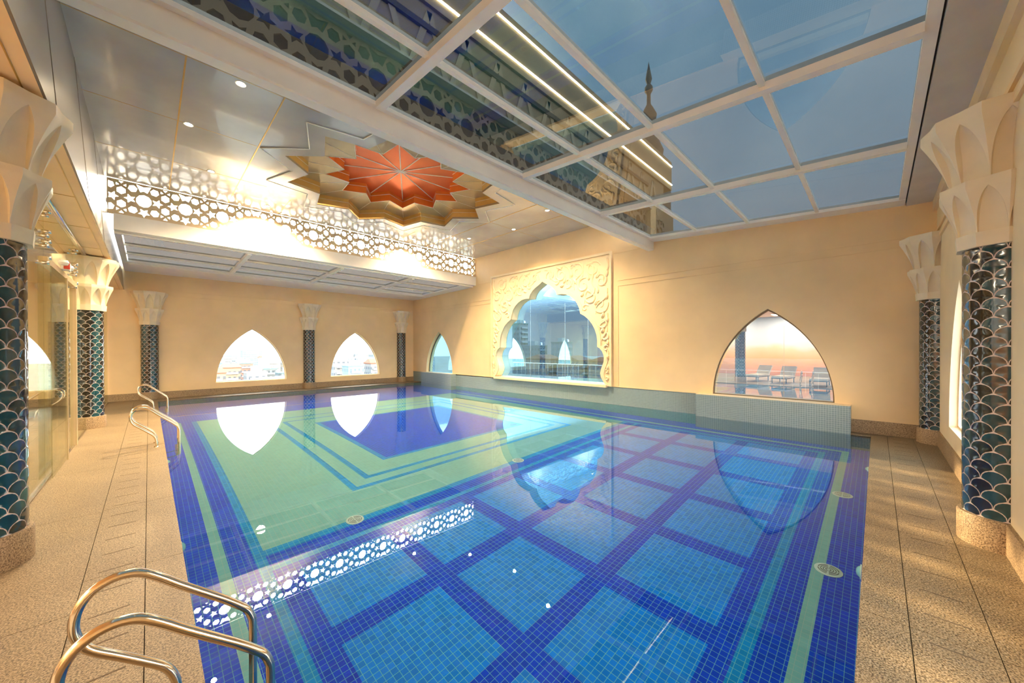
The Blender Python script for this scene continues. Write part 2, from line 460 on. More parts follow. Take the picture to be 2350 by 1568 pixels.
LENS = simple('aqua_lens', (.35, .75, .72), .15, coat=.5)
build_pool()

# ------------------------------------------------------------------ walls
S_C = 9.85
def scallop(grow=0.0):
    half = [(0, 4.84), (.18, 4.73), (.38, 4.63), (.55, 4.52), (.68, 4.38), (.76, 4.2)]
    def arc(p0, p1, bulge, n=7):
        (x0, z0), (x1, z1) = p0, p1; mx, mz = (x0+x1)/2, (z0+z1)/2; dx, dz = x1-x0, z1-z0
        L_ = math.hypot(dx, dz); nx, nz = -dz/L_, dx/L_
        if nx < 0: nx, nz = -nx, -nz
        h = bulge; R_ = (L_*L_/4+h*h)/(2*h); cx, cz = mx-nx*(R_-h), mz-nz*(R_-h)
        a0 = math.atan2(z0-cz, x0-cx); a1 = math.atan2(z1-cz, x1-cx)
        if a1 > a0: a1 -= 2*PI
        return [(cx+R_*math.cos(a0+(a1-a0)*i/n), cz+R_*math.sin(a0+(a1-a0)*i/n)) for i in range(1, n+1)]
    half += arc(half[-1], (1.88, 3.36), .30)
    half += arc(half[-1], (2.62, 2.08), .24)
    half += arc(half[-1], (2.84, 1.42), .15, 6)
    half += [(2.78, 1.27), (2.74, 1.12), (2.77, .97), (2.86, .82), (2.97, .70)]
    if grow:
        c = (0, 1.6); half = [(x*(1+grow/2.6), c[1]+(z-c[1])*(1+grow/2.6)) for x, z in half]
    R_ = [(S_C+x, z) for x, z in half]; L_ = [(S_C-x, z) for x, z in half[1:]]
    return R_[::-1]+L_
def build_walls():
    # right wall: plaster with three window openings
    AR = gothic(2.06, 1.345, .66, 3.07); AL = gothic(17.63, 1.32, .6, 3.02)
    out = [(YN-.3, .3), (.42, .3), (.42, .65), (YF+.3, .65), (YF+.3, 5.28), (14.55, 5.28), (14.55, 7.0), (5.25, 7.0), (5.25, 5.62), (YN-.3, 5.22)]
    g = G(); g.plate([out, AR, scallop(.02), AL], MX(XW), 0, .42)
    w = g.build('wall_right', PLASTER, kind='structure')
    g = G(); g.box(XW, .42, -.03, XW+.3, YF, .649); g.build('tiled_lower_wall', MOSAIC, w)
    # far wall with two arches in the hall and two in the lounge
    holes = [gothic(3.48, 1.37, .56, 3.0), gothic(8.3, 1.35, .56, 2.98), gothic(-3.4, 1.1, .56, 3.0)]
    g = G(); g.plate([rect(-9.2, .3, XW+.42, 5.28)]+holes, MY(YF), 0, .22); g.build('wall_back', PLASTER, kind='structure')
    # wall behind the right-hand columns
    holes = [gothic(8.92, 1.1, .62, 3.05), gothic(3.4, 1.1, .62, 3.05)]
    g = G(); g.plate([rect(-9.2, .33, XW+.42, 5.2)]+holes, MY(YN-.22), 0, .22); g.build('wall_front', PLASTER_PALE, kind='structure')
    # lounge outer wall carrying a painted desert
    g = G(); g.box(-9.2, YN-.2, 0, -9.0, YF+.2, 4.6); g.build('wall_left', MURAL, kind='structure')
    g = G(); g.box(-8.99, -1, .04, -8.96, 14, 1.3)
    # granite baseboards
    H = .33
    g = G(); g.box(XW-.03, YN, DZ, XW, .42, H); g.build('baseboard_right', SKIRT, kind='structure')
    g = G(); g.box(-9, YF-.035, DZ, XW, YF, H-.03); g.build('baseboard_back', SKIRT, kind='structure')
    g = G(); g.box(-9, YN, DZ, XW, YN+.03, H); g.build('baseboard_front', SKIRT, kind='structure')
    # ledges that carry the two pointed windows
    n = 0
    for (y0, y1) in ((.42, 3.76), (16.0, 19.0)):
        n += 1
        g = G(); g.box(11.57, y0, ZF, XW, y1, .655); g.box(11.57, y0, .655, XW+.3, y1, .665, 1)
        g.build('trim_%d' % n, [MOSAIC, PLASTER_PALE], kind='structure')
    # mouldings: cornice lines on the walls
    g = G()
    for z in (4.43, 4.24):
        for (a, b) in ((YN, 6.43), (13.2, YF)):
            g.box(XW-.014, a if z > 4.3 else max(a, YN+.3), z-.012, XW, b, z+.012)
    g.box(XW-.014, 6.42, .66, XW, 6.44, 4.24)
    g.box(XW-.012, 5.4, 5.40, XW, 6.6, 5.43); g.box(XW-.012, 13.1, 5.27, XW, 14.2, 5.30)
    for z in (4.43, 4.24): g.box(.6, YF-.014, z-.012, XW, YF, z+.012); g.box(-1, YN, z-.03, XW, YN+.03, z+.03)
    for x in (-.5, .2, .62): g.box(x-.006, YF-.012, 4.3, x+.006, YF, 5.15)
    g.box(XW-.012, .42, .642, XW+.001, YF, .662)
    g.build('trim_3', PLASTER, kind='structure')
MURAL = None
def mural():
    t = NT('painted_desert_mural'); p, (X, Y, Z) = t.pos()
    nz = t.noise(p, .5, 5); zz = t.math('ADD', Z, t.math('MULTIPLY', t.math('SUBTRACT', nz, .5), 1.1))
    c = t.ramp(t.math('DIVIDE', zz, 4.5), [(.0, (.55, .20, .07)), (.28, (.85, .42, .17)), (.42, (.75, .50, .32)), (.5, (.55, .58, .66)), (1, (.38, .50, .68))])
    t.pbr(c, .6); return t.m
MURAL = mural()
build_walls()

# ------------------------------------------------------------------ windows
def win_arch(name, axis, c, hw, z0, z1, at, depth, glassm, framem, seams=()):
    t = empty(name, (0, 0, 0), kind='structure')
    mp = (MX if axis == 'x' else MY)(at)
    o = gothic(c, hw, z0, z1); i = gothic(c, hw-.03, z0+.03, z1-.05)
    g = G(); g.plate([o, i], mp, -.02, .05); g.build('frame', framem, t)
    g = G(); g.plate([gothic(c, hw-.02, z0+.02, z1-.03)], mp, .01, .01, back=False); g.build('glass_pane', glassm, t)
    if seams:
        g = G()
        for s_, zt in seams:
            a, b = (at, s_) if axis == 'x' else (s_, at)
            g.box(a-.003, b-.003, z0+.03, a+.005, b+.003, zt)
        g.build('glass_joint', CHROME, t)
    return t
FRAME_DK = simple('bronze_window_bead', (.20, .15, .10), .4, .5)
win_arch('window_1', 'x', 2.06, 1.345, .66, 3.07, 12.0, .1, G_REFL, FRAME_DK, ((1.72, 2.6),))
win_arch('window_2', 'x', 17.63, 1.32, .6, 3.02, 12.1, .1, G_BLUE, FRAME_DK)
win_arch('window_3', 'y', 3.48, 1.37, .56, 3.0, YF+.13, .1, G_WIN, PLASTER_PALE)
win_arch('window_4', 'y', 8.3, 1.35, .56, 2.98, YF+.13, .1, G_WIN, PLASTER_PALE)
win_arch('window_5', 'y', -3.4, 1.1, .56, 3.0, YF+.13, .1, G_WIN, PLASTER_PALE)
win_arch('window_6', 'y', 8.92, 1.1, .62, 3.05, YN-.15, .1, G_WIN, PLASTER_PALE)
win_arch('window_7', 'y', 3.4, 1.1, .62, 3.05, YN-.15, .1, G_WIN, PLASTER_PALE)
t = empty('window_8', kind='structure')
g = G(); g.plate([scallop(.02)], MX(12.26), 0, 0, back=False); g.build('glass_pane', G_BLUE, t)
g = G(); g.box(12.22, 6.85, .64, 12.3, 12.85, .72); g.build('frame', FRAME, t)
g = G()
for y in (7.9, 9.0, 10.9): g.box(12.245, y-.004, .72, 12.255, y+.004, 3.9 if y < 9.5 else 4.3)
g.build('glass_joint', CHROME, t)
g = G(); g.box(XW-.12, 6.85, .60, XW+.36, 12.85, .69); g.build('sill', PLASTER_PALE, t)
g = G(); s_ = scallop(); mp = MX(XW)
v = [mp(a, b, -.05) for a, b in s_]+[mp(a, b, .36) for a, b in s_]; n = len(s_)
g.add(v, [(i, i+1, n+i+1, n+i) for i in range(n-1)], 0, True); g.build('reveal', PLASTER_PALE, t)

# carved surround of the scalloped window
def build_surround():
    t = empty('carved_arch_surround', (XW, S_C, .65), label='cream carved surround with scrolling relief around the scalloped arch window', cat='carved panel')
    def part(g, name, m): o = g.build(name, m, t); o.location = (-XW, -S_C, -.65); return o
    y0, y1, z0, z1 = 6.72, 13.0, .65, 5.42
    g = G(); g.plate([rect(y0, z0, y1, z1), scallop()], MX(XW), -.05, .0); part(g, 'panel', PLASTER_PALE)
    g = G()
    g.box(XW-.10, y0-.07, z0, XW, y0, z1); g.box(XW-.10, y1, z0, XW, y1+.07, z1); g.box(XW-.10, y0-.07, z1, XW, y1+.07, z1+.09)
    part(g, 'border_moulding', PLASTER_PALE)
    g = G(); s_ = scallop(.0); n = len(s_)
    g.plate([scallop(.14)[0:n], s_], MX(XW), -.075, -.05); part(g, 'arch_lip', PLASTER_PALE)
    # scrolling stems, mirrored about the centre line
    g = G(); xx = XW-.052
    prof = [(0, 4.84), (.5, 4.55), (.76, 4.2), (1.3, 4.16), (1.75, 3.8), (1.88, 3.36), (2.3, 3.1), (2.6, 2.6), (2.64, 2.1), (2.9, 1.7)]
    def clear(dy, z):
        for (a, b), (c, e) in zip(prof, prof[1:]):
            if a <= dy <= c or (c-a) < .05:
                zz = b+(e-b)*((dy-a)/(c-a) if c-a > .01 else 0)
                if a <= dy <= c and z < zz+.20: return False
        return dy < 3.08 and z < 5.38 and z > .75 and not (dy < 2.95 and z < 1.75)
    def strip(pts, rad):
        for sg in (1, -1):
            seg = []
            for i, (a, b) in enumerate(pts+[None] if False else pts):
                if clear(a, b): seg.append((xx, S_C+sg*a, b))
                else:
                    if len(seg) > 3: g.tube(seg, lambda q: rad*(.45+.55*math.sin(PI*min(1, q*1.0+.12))), 6)
                    seg = []
            if len(seg) > 3: g.tube(seg, lambda q: rad*(.45+.55*math.sin(PI*min(1, q+.12))), 6)
    def spiral(cx, cz, R_, a0, turns, dr=1, rad=.042, end=.22):
        n = int(16*turns)+4; pts = []
        for i in range(n+1):
            q = i/n; rr = R_*(1-(1-end)*q); a = math.radians(a0)+dr*2*PI*turns*q
            pts.append((cx+rr*math.cos(a), cz+rr*math.sin(a)))
        strip(pts, rad)
    for a in [(.42, 5.02, .24, 200, 1.1, -1), (.98, 4.98, .30, 80, 1.25, 1), (1.30, 4.62, .22, 250, 1.0, 1), (1.75, 5.0, .33, 150, 1.2, -1),
              (2.02, 4.42, .30, 70, 1.1, 1), (2.45, 4.98, .32, 20, 1.3, 1), (2.78, 4.5, .26, 120, 1.2, -1), (2.35, 3.95, .30, 100, 1.2, 1),
              (2.74, 3.62, .33, 10, 1.25, -1), (2.86, 2.95, .20, 200, 1.1, 1), (2.92, 2.45, .17, 80, 1.1, -1), (1.5, 5.2, .14, 0, .8, 1),
              (.72, 4.72, .16, 100, .9, -1), (2.1, 3.55, .15, 30, .9, 1), (2.97, 2.02, .12, 40, 1.0, 1), (2.98, 1.2, .10, 60, 1, -1), (3.0, .95, .08, 200, 1, 1)]:
        spiral(*a)
    def S(p0, p1, amp):
        pts = []
        for i in range(19):
            q = i/18; x = p0[0]+(p1[0]-p0[0])*q; z = p0[1]+(p1[1]-p0[1])*q
            L_ = math.hypot(p1[0]-p0[0], p1[1]-p0[1]); nx, nz = -(p1[1]-p0[1])/L_, (p1[0]-p0[0])/L_
            o_ = amp*math.sin(2*PI*q); pts.append((x+nx*o_, z+nz*o_))
        strip(pts, .042)
    for a in [((.1, 5.3), (.8, 4.75), .1), ((1.15, 5.3), (1.62, 4.4), .12), ((1.98, 5.3), (1.6, 4.3), .1), ((2.2, 5.25), (2.65, 4.2), .14),
              ((3.0, 5.3), (2.95, 4.3), .09), ((2.5, 4.25), (2.05, 3.7), .08), ((3.02, 4.2), (2.55, 3.3), .1), ((3.03, 3.3), (2.72, 2.7), .07),
              ((3.0, 2.8), (2.8, 2.2), .05), ((3.04, 1.95), (2.98, 1.4), .03)]:
        S(*a)
    for (dy, z, an, L_) in [(.3, 4.98, 20, .3), (.85, 5.25, -30, .3), (1.12, 4.75, 70, .28), (1.45, 4.95, 100, .3), (1.62, 4.62, -60, .3), (1.9, 4.75, 60, .34), (2.2, 4.72, 110, .3),
                            (2.3, 5.2, 10, .32), (2.62, 4.75, 60, .28), (2.6, 4.2, 100, .3), (2.98, 4.75, 80, .3), (2.28, 4.15, -40, .26), (2.55, 3.75, 60, .3), (2.98, 3.95, 95, .3),
                            (2.82, 3.25, 70, .24), (3.0, 3.1, 100, .26), (2.82, 2.7, 60, .2), (3.02, 2.25, 90, .22), (3.02, 1.75, 90, .2), (3.03, 1.35, 80, .2), (1.0, 4.55, 30, .2), (1.95, 4.1, 60, .22)]:
        a = math.radians(an); n = 8
        pts = [(dy+L_*(i/n-.5)*math.cos(a)+.03*math.sin(PI*i/n), z+L_*(i/n-.5)*math.sin(a)) for i in range(n+1)]
        if all(clear(*p) for p in pts):
            for sg in (1, -1): g.tube([(xx, S_C+sg*p, q) for p, q in pts], lambda q: .012+.052*math.sin(PI*q**.7), 6)
    part(g, 'scroll_relief', PLASTER_PALE)
build_surround()

# ------------------------------------------------------------------ fluted column with fish scale tiles
def fan_shaft(R_, z0, z1, g):
    NC = 20; w = 2*PI*R_/NC*2; rad = w/2; rowh = .0935
    g.lathe([(R_, z0), (R_, z1)], n=60, mi=2, sm=True)
    nrow = int((z1-z0)/rowh)+2; RR = R_+.0025; s_ = .935
    shape = [(rad*math.cos(PI*i/8), rad*math.sin(PI*i/8)) for i in range(9)]
    low = []
    for i in range(1, 5):
        a = PI-(PI/2)*0-(PI/2)*0
        q = i/5; an = PI/2+(PI/2)*q                  # arc of the neighbour below left
        low.append((-rad+rad*math.cos(PI-an), -rowh+rad*math.sin(an)))
    L_ = [(-rad+rad*math.sin(PI/2*q), -rowh+rad*math.cos(PI/2*q)) for q in (.2, .4, .6, .8)]
    R2 = [(-a, b) for a, b in L_][::-1]
    shape = shape+L_+[(0, -rowh)]+R2
    for row in range(nrow):
        zc = z0+.02+row*rowh
        for k in range(NC//2):
            kk = 2*k+(row % 2); a0 = kk*2*PI/NC
            mi = 0 if (kk % 4) in (0, 1) else 1
            pts = []
            for (a, b) in shape:
                z = zc-.004+b*s_+ (0 if b > 0 else b*.0)
                pts.append((a*s_, z))
            if max(p[1] for p in pts) < z0+.01 or min(p[1] for p in pts) > z1-.01: continue
            pts = [(a, min(max(b, z0+.003), z1-.003)) for a, b in pts]
            cz = sum(p[1] for p in pts)/len(pts)
            v = [(RR*math.cos(a0+a/R_), RR*math.sin(a0+a/R_), b) for a, b in pts]
            v.append((RR*math.cos(a0)*1.002, RR*math.sin(a0)*1.002, cz+.015)); n = len(pts)
            g.add(v, [(i, (i+1) % n, n) for i in range(n)], mi, True)
def capital_mesh(g, z0=3.0):
    """two tiers of pointed scoops between angular ribs"""
    def tier(za, zb, ra, rb, N, off):
        nt_ = 30; NS, NP = 11, 4; v = []; rowlen = N*(NS+2*NP)
        for j in range(nt_+1):
            t_ = j/nt_; z = za+(zb-za)*t_; tq = min(t_/.86, 1)
            wd = .96*max(0, 1-(t_/.82)**1.9)**.72 if t_ < .82 else 0
            rs = ra+(rb-ra)*tq**1.4; rn = ra-.018+(rb-ra+.018)*tq**3.0
            if t_ >= .82: rn = rs
            for k in range(N):
                us = []
                for i in range(NP): us.append((-1+(1-wd)*i/(NP-1), 0))
                for i in range(NS): us.append((wd*(-1+2*i/(NS-1)), 1))
                for i in range(NP): us.append((wd+(1-wd)*i/(NP-1), 0))
                for uu, inn in us:
                    a = (k+off+uu/2)*2*PI/N; fac = math.cos(PI/N)/math.cos(uu*PI/N)
                    vee = 1+.035*abs(uu)
                    rr = (rn if inn else rs)*(fac*.9+.1)*vee if not inn else (rn+(rs-rn)*.25*abs(uu/max(wd, .01))**3)*(fac*.9+.1)*vee
                    v.append((rr*math.cos(a), rr*math.sin(a), z))
        M = rowlen
        fs = [(j*M+i, j*M+(i+1) % M, (j+1)*M+(i+1) % M, (j+1)*M+i) for j in range(nt_) for i in range(M)]
        g.add(v, fs, 0, True)
        g.add(v[-M:], [tuple(range(M))], 0); g.add(v[:M], [tuple(range(M))], 0)
    n = 10
    def band(za, zb, ra, rb):
        v = [(rr*math.cos(2*PI*(i+.5)/n), rr*math.sin(2*PI*(i+.5)/n), z) for z, rr in ((za, ra), (zb, rb)) for i in range(n)]
        g.add(v, [(i, (i+1) % n, n+(i+1) % n, n+i) for i in range(n)]+[tuple(range(n)), tuple(range(n, 2*n))], 0)
    band(z0, z0+.14, .315, .325)
    tier(z0+.14, z0+.64, .30, .425, n, .0)
    tier(z0+.64, z0+1.31, .335, .535, n, .5)
def make_column():
    t = empty('column')
    g = G(); g.lathe([(.30, 0), (.30, .28), (.292, .30), (0, .30)], n=48); g.build('base', SKIRT, t)
    g = G(); fan_shaft(.262, .30, 2.98, g); g.build('tiled_shaft', [FAN_T, FAN_D, GROUT], t)
    g = G(); capital_mesh(g, 2.97); g.build('capital', CAPITAL, t)
    return t
def build_columns():
    proto = make_column(); first = True
    grp = 'tiled columns around the pool hall'
    for (x, y, rz, lab) in [
        (-1.09, 5.68, .1, 'tiled column at the left edge beside the glass partition, nearest on the left'),
        (-1.09, 14.01, .2, 'tiled column half behind the glass partition, second along the left deck'),
        (.03, YF-.03, .0, 'tiled column on the far wall nearest the left deck, beyond the pool ladders'),
        (5.88, YF-.03, .3, 'tiled column on the far wall between the two pointed arch windows'),
        (11.05, YF-.03, .1, 'tiled column in the far corner beside the small blue arch window'),
        (6.08, YN, .25, 'largest tiled column on the right, standing at the right edge of the deck'),
        (11.62, YN, .4, 'tiled column in the right-hand far corner at the end of the right deck'),
        (-6.6, YF-.03, .2, 'tiled column on the far wall of the lounge behind the glass'),
    ]:
        o = proto if first else copy_tree(proto); first = False
        o.location = (x, y, DZ); o.rotation_euler = (0, 0, rz); tag(o, lab, 'column', grp)
build_columns()

# ------------------------------------------------------------------ ceiling block, star recess
CZ = 6.62; CX, CY = 5.33, 9.83
def star(R_, r_, n=12, c=(CX, CY)):
    return [(c[0]+(R_ if k % 2 == 0 else r_)*math.cos(PI*k/n), c[1]+(R_ if k % 2 == 0 else r_)*math.sin(PI*k/n)) for k in range(2*n)]
def build_ceiling():
    g = G(); g.plate([rect(-.84, 5.2, XW, 14.32), star(3.0, 2.4)], MZ(CZ), 0, .04, back=False)
    c = g.build('ceiling', CEIL, kind='structure')
    g = G(); g.box(-.9, 5.4, 7.5, 12.1, 14.3, 7.6)
    g.build('roof_slab', DARK, c)
    # brass inlays
    g = G()
    for x in (.44, 1.8, 8.87, 10.22): g.box(x-.011, 5.4, CZ-.006, x+.011, 14.3, CZ+.01)
    for x in (3.14, 7.5):
        for (a, b) in ((5.4, 7.0), (12.7, 14.3)): g.box(x-.009, a, CZ-.004, x+.009, b, CZ+.01)
    for y in (7.6, 12.1):
        for (a, b) in ((-.84, 2.4), (8.2, XW)): g.box(a, y-.005, CZ-.003, b, y+.005, CZ+.01)
    for (a, b) in ((-.84, 1.8), (8.87, XW)): g.box(a, 9.845, CZ-.003, b, 9.855, CZ+.01)
    g.build('brass_inlay', BRASS, c)
    t = empty('star_ceiling_recess', (CX, CY, CZ), label='stepped twelve pointed star recess with copper centre in the ceiling', cat='ceiling ornament')
    def part(g, name, m): o = g.build(name, m, t); o.location = (-CX, -CY, -CZ); return o
    g = G(); g.plate([star(3.5, 2.77), star(3.0, 2.4)], MZ(CZ), -.018, .0); part(g, 'outer_border', CEIL)
    g = G()
    def ring(R_, r_, z, rad):
        p = [(a, b, z) for a, b in star(R_, r_)]; n = len(p)
        for i in range(n): g.cyl(p[i], p[(i+1) % n], rad, 5)
    ring(3.5, 2.77, CZ-.018, .012)
    a, b = star(3.5, 2.77), star(3.0, 2.4)
    part(g, 'border_ridge', WHITE_LINE)
    def wall(R_, r_, za, zb, m, name):
        g = G(); s_ = star(R_, r_); n = len(s_)
        v = [(x, y, za) for x, y in s_]+[(x, y, zb) for x, y in s_]
        g.add(v, [(i, (i+1) % n, n+(i+1) % n, n+i) for i in range(n)]); part(g, name, m)
    Z1, Z2 = 6.94, 7.25
    wall(3.0, 2.4, CZ-.018, Z1, GOLD, 'outer_step')
    wall(2.05, 1.53, Z1, Z2, GOLD_RED, 'inner_step')
    g = G(); g.plate([star(3.0, 2.4), star(2.05, 1.53)], MZ(Z1), 0, 0, back=False); part(g, 'bronze_ring', CHAMP)
    g = G(); g.plate([star(2.05, 1.53)], MZ(Z2), 0, 0, back=False); part(g, 'copper_centre', COPPER)
    g = G()
    for k in range(12):
        an = PI*k/6; g.cyl((CX, CY, Z2-.004), (CX+2.04*math.cos(an), CY+2.04*math.sin(an), Z2-.004), .014, 6)
    g.lathe([(0, Z2-.03), (.05, Z2-.02), (.06, Z2)], CX, CY, 12)
    part(g, 'radial_ridges', WHITE_LINE)
    g = G()
    for k in range(24):
        an = PI*k/12; ra, rb = (2.05, 3.0) if k % 2 == 0 else (1.53, 2.4)
        g.cyl((CX+ra*math.cos(an), CY+ra*math.sin(an), Z1-.002), (CX+rb*math.cos(an), CY+rb*math.sin(an), Z1-.002), .006, 5)
    s_ = star(2.05, 1.53); n = len(s_)
    for z in (Z1, Z2-.1):
        for i in range(n): g.cyl((*s_[i], z), (*s_[(i+1) % n], z), .009, 5)
    s_ = star(3.0, 2.4)
    for i in range(n): g.cyl((*s_[i], Z1-.12), (*s_[(i+1) % n], Z1-.12), .006, 5)
    part(g, 'ring_joints', WHITE_LINE)
    # glossy sloping fascia along the left of the raised block and the cream soffit under it
    g = G()
    xa, xb = -.69, -.84
    g.hexa([(xa, 4.2, 4.35), (xa+.02, 4.2, 4.35), (xa, YF, 4.35), (xa+.02, YF, 4.35), (xb, 4.2, CZ+.02), (xb+.02, 4.2, CZ+.02), (xb, YF, CZ+.02), (xb+.02, YF, CZ+.02)])
    for y in (6.05, 8.85, 11.6):
        g.hexa([(xa+.018, y, 4.36), (xa+.024, y, 4.36), (xa+.018, y+.014, 4.36), (xa+.024, y+.014, 4.36), (xb+.018, y, CZ), (xb+.024, y, CZ), (xb+.018, y+.014, CZ), (xb+.024, y+.014, CZ)], 1)
    g.hexa([(xa, -3, 4.35), (xa+.02, -3, 4.35), (xa, 4.2, 4.35), (xa+.02, 4.2, 4.35), (xb, -3, CZ+.02), (xb+.02, -3, CZ+.02), (xb, 4.2, CZ+.02), (xb+.02, 4.2, CZ+.02)])
    g.build('trim_4', [FASCIA, GROOVE], kind='structure')
    g = G(); g.box(-9.2, -3, 4.35, xa, YF, 4.42)
    for y in (4.6, 6.6, 8.6, 10.6, 12.6, 14.6): g.box(-2.2, y, 4.344, -.80, y+.012, 4.35, 1)
    g.box(-.80, 3, 4.344, -.79, YF, 4.35, 1)
    g.build('trim_5', [PLASTER, BRASS], kind='structure')
FASCIA = simple('brushed_metal_panel', (.24, .22, .20), .26, .3, var=.05)
GOLD_RED = simple('red_gold_panel', (.85, .33, .07), .3, .5, var=.06)
build_ceiling()

# beams, clerestory grilles and glazed roofs
def build_beams():
    g = G(); g.box(-.7, 5.15, 5.27, XW, 5.35, 5.66)
    g.hexa([(-.7, 5.17, 5.25), (XW, 5.17, 5.25), (-.7, 5.33, 5.25), (XW, 5.33, 5.25), (-.7, 5.15, 5.27), (XW, 5.15, 5.27), (-.7, 5.35, 5.27), (XW, 5.35, 5.27)])
    g.build('roof_beam', FRAME, label='long cream beam crossing overhead along the near edge of the raised ceiling', cat='beam')
    g = G(); g.box(-.66, 14.28, 5.24, XW, 14.5, 5.67)
    g.build('roof_beam', FRAME, label='cream beam under the star pattern grille at the far edge of the raised ceiling', cat='beam')
build_beams()
def grille_loops(x0, x1, z0, z1):
    loops = [rect(x0, z0, x1, z1)]; W_ = .873; zc = (z0+z1)/2+.02; m_ = .028
    def poly(cx, cz, R_, n, ph, sx=1, R2=None):
        k = n if R2 is None else 2*n
        return [(cx+sx*((R_ if R2 is None or i % 2 == 0 else R2))*math.cos(ph+2*PI*i/k), cz+(R_ if R2 is None or i % 2 == 0 else R2)*math.sin(ph+2*PI*i/k)) for i in range(k)]
    def put(p):
        a = [min(max(q[0], x0+m_), x1-m_) for q in p]; b = [min(max(q[1], z0+m_*.8), z1-m_*.8) for q in p]
        if max(a)-min(a) < .03 or max(b)-min(b) < .025: return
        out = []
        for q in zip(a, b):
            if not out or math.hypot(q[0]-out[-1][0], q[1]-out[-1][1]) > .004: out.append(q)
        if math.hypot(out[0][0]-out[-1][0], out[0][1]-out[-1][1]) < .004: out.pop()
        if len(out) > 2: loops.append(out)
    k = -2
    while x0+W_*k < x1+W_:
        cx = -.078+W_*k-(0 if True else 0)
        if x0-.5 < cx < x1+.5:
            put(poly(cx, zc, .172, 10, PI/10, .92))
            put(poly(cx, zc-.33, .125, 5, PI/2+PI, 1, .062))
            put([(cx-.15, zc+.43), (cx-.07, zc+.235), (cx, zc+.27), (cx+.07, zc+.235), (cx+.15, zc+.43), (cx, zc+.385)])
            for sg in (1, -1):
                put(poly(cx+sg*.272, zc, .125, 5, 0 if sg > 0 else PI, 1, .058))
                put(poly(cx+sg*.218, zc+.292, .098, 6, PI/6+sg*.3, .95))
                put(poly(cx+sg*.218, zc-.292, .098, 6, PI/6-sg*.3, .95))
            xm = cx+W_/2
            put(poly(xm, zc+.18, .105, 6, PI/2, .88)); put(poly(xm, zc-.18, .105, 6, PI/2, .88))
            for sg in (1, -1):
                for tz in (1, -1):
                    put([(xm+sg*.035, zc+tz*.33), (xm+sg*.095, zc+tz*.30), (xm+sg*.095, zc+tz*.375)])
            for tz in (1, -1): put([(xm-.05, zc+tz*.43), (xm+.05, zc+tz*.43), (xm, zc+tz*.365)])
        k += 1
    return loops
def build_grilles():
    g = G(); g.plate(grille_loops(-.78, XW, 5.66, 6.61), MY(14.32), 0, .035)
    g.build('pierced_grille', SCREEN, label='long pierced star and polygon grille glowing under the ceiling at the far side', cat='grille')
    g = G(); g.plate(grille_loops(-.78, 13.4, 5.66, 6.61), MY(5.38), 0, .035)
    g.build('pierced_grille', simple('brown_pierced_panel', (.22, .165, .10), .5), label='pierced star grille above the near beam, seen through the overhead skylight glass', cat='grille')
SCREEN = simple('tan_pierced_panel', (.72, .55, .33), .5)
build_grilles()
def build_skylights():
    sl = .39/5.7
    PN = lambda y: 5.21+(y+.44)*sl
    PFt = lambda y: 5.25-(y-14.3)*.11/6.15
    def sb(g, pl, x0, x1, y0, y1, d0, d1, mi=0):
        g.hexa([(x0, y0, pl(y0)+d0), (x1, y0, pl(y0)+d0), (x0, y1, pl(y1)+d0), (x1, y1, pl(y1)+d0),
                (x0, y0, pl(y0)+d1), (x1, y0, pl(y0)+d1), (x0, y1, pl(y1)+d1), (x1, y1, pl(y1)+d1)], mi)
    def sky(lab, pl, ybars, ye0, ye1, xb, glassm, xe):
        t = empty('skylight', (5.6, (ye0+ye1)/2, pl((ye0+ye1)/2)), label=lab, cat='skylight')
        off = Vector(t.location)
        def part(g, name, m): o = g.build(name, m, t); o.location = -off; return o
        ys = sorted([ye0]+ybars+[ye1]); xs = [xe[0]]+xb+[xe[1]]
        for i in range(len(xs)-1):
            for j in range(len(ys)-1):
                g = G(); a, b, c, e = xs[i]+.02, xs[i+1]-.0, ys[j], ys[j+1]
                g.add([(a, c, pl(c)), (b, c, pl(c)), (b, e, pl(e)), (a, e, pl(e))], [(0, 1, 2, 3)]); part(g, 'glass_pane', glassm if glassm is G_SKY else G_FAR2)
        for x in xb: g = G(); sb(g, pl, x, x+.12, ye0, ye1, -.10, .06); part(g, 'rafter', FRAME)
        for y in ybars:
            g = G()
            for i in range(len(xs)-1): sb(g, pl, xs[i]+(.12 if i else 0), xs[i+1], y, y+.065, -.055, .04)
            part(g, 'glazing_bar', FRAME)
        g = G()
        sb(g, pl, xe[0], xe[1], ye0-.1, ye0, -.06, .05); sb(g, pl, xe[0], xe[1], ye1, ye1+.09, -.06, .05)
        sb(g, pl, xe[1], XW, ye0-.1, ye1+.09, -.07, .05); sb(g, pl, xe[0]-.14, xe[0], ye0-.1, ye1+.09, -.07, .05)
        part(g, 'edge_frame', FRAME)
    xb = [2.35, 5.46, 8.45]
    sky('large sloping skylight overhead on the near side with cream glazing bars', PN, [.97, 2.38, 3.68], -.33, 5.06, xb, G_SKY, (-.6, 11.44))
    sky('low skylight between the star grille and the far wall with dark panes', PFt, [15.86, 17.16], 14.6, 18.4, [2.35, 5.35, 8.45], G_FAR, (-.52, 11.3))
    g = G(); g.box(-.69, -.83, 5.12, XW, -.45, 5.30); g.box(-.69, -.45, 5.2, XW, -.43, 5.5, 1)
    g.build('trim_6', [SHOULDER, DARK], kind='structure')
    g = G(); g.box(-.66, 18.49, 5.08, XW, YF, 5.2); g.box(-.5, 18.49, 5.05, 11.6, 18.6, 5.08)
    g.build('trim_7', FRAME, kind='structure')
    g = G(); g.box(-.69, YN, 4.9, XW, -.83, 5.3); g.build('trim_8', PLASTER_PALE, kind='structure')
build_skylights()

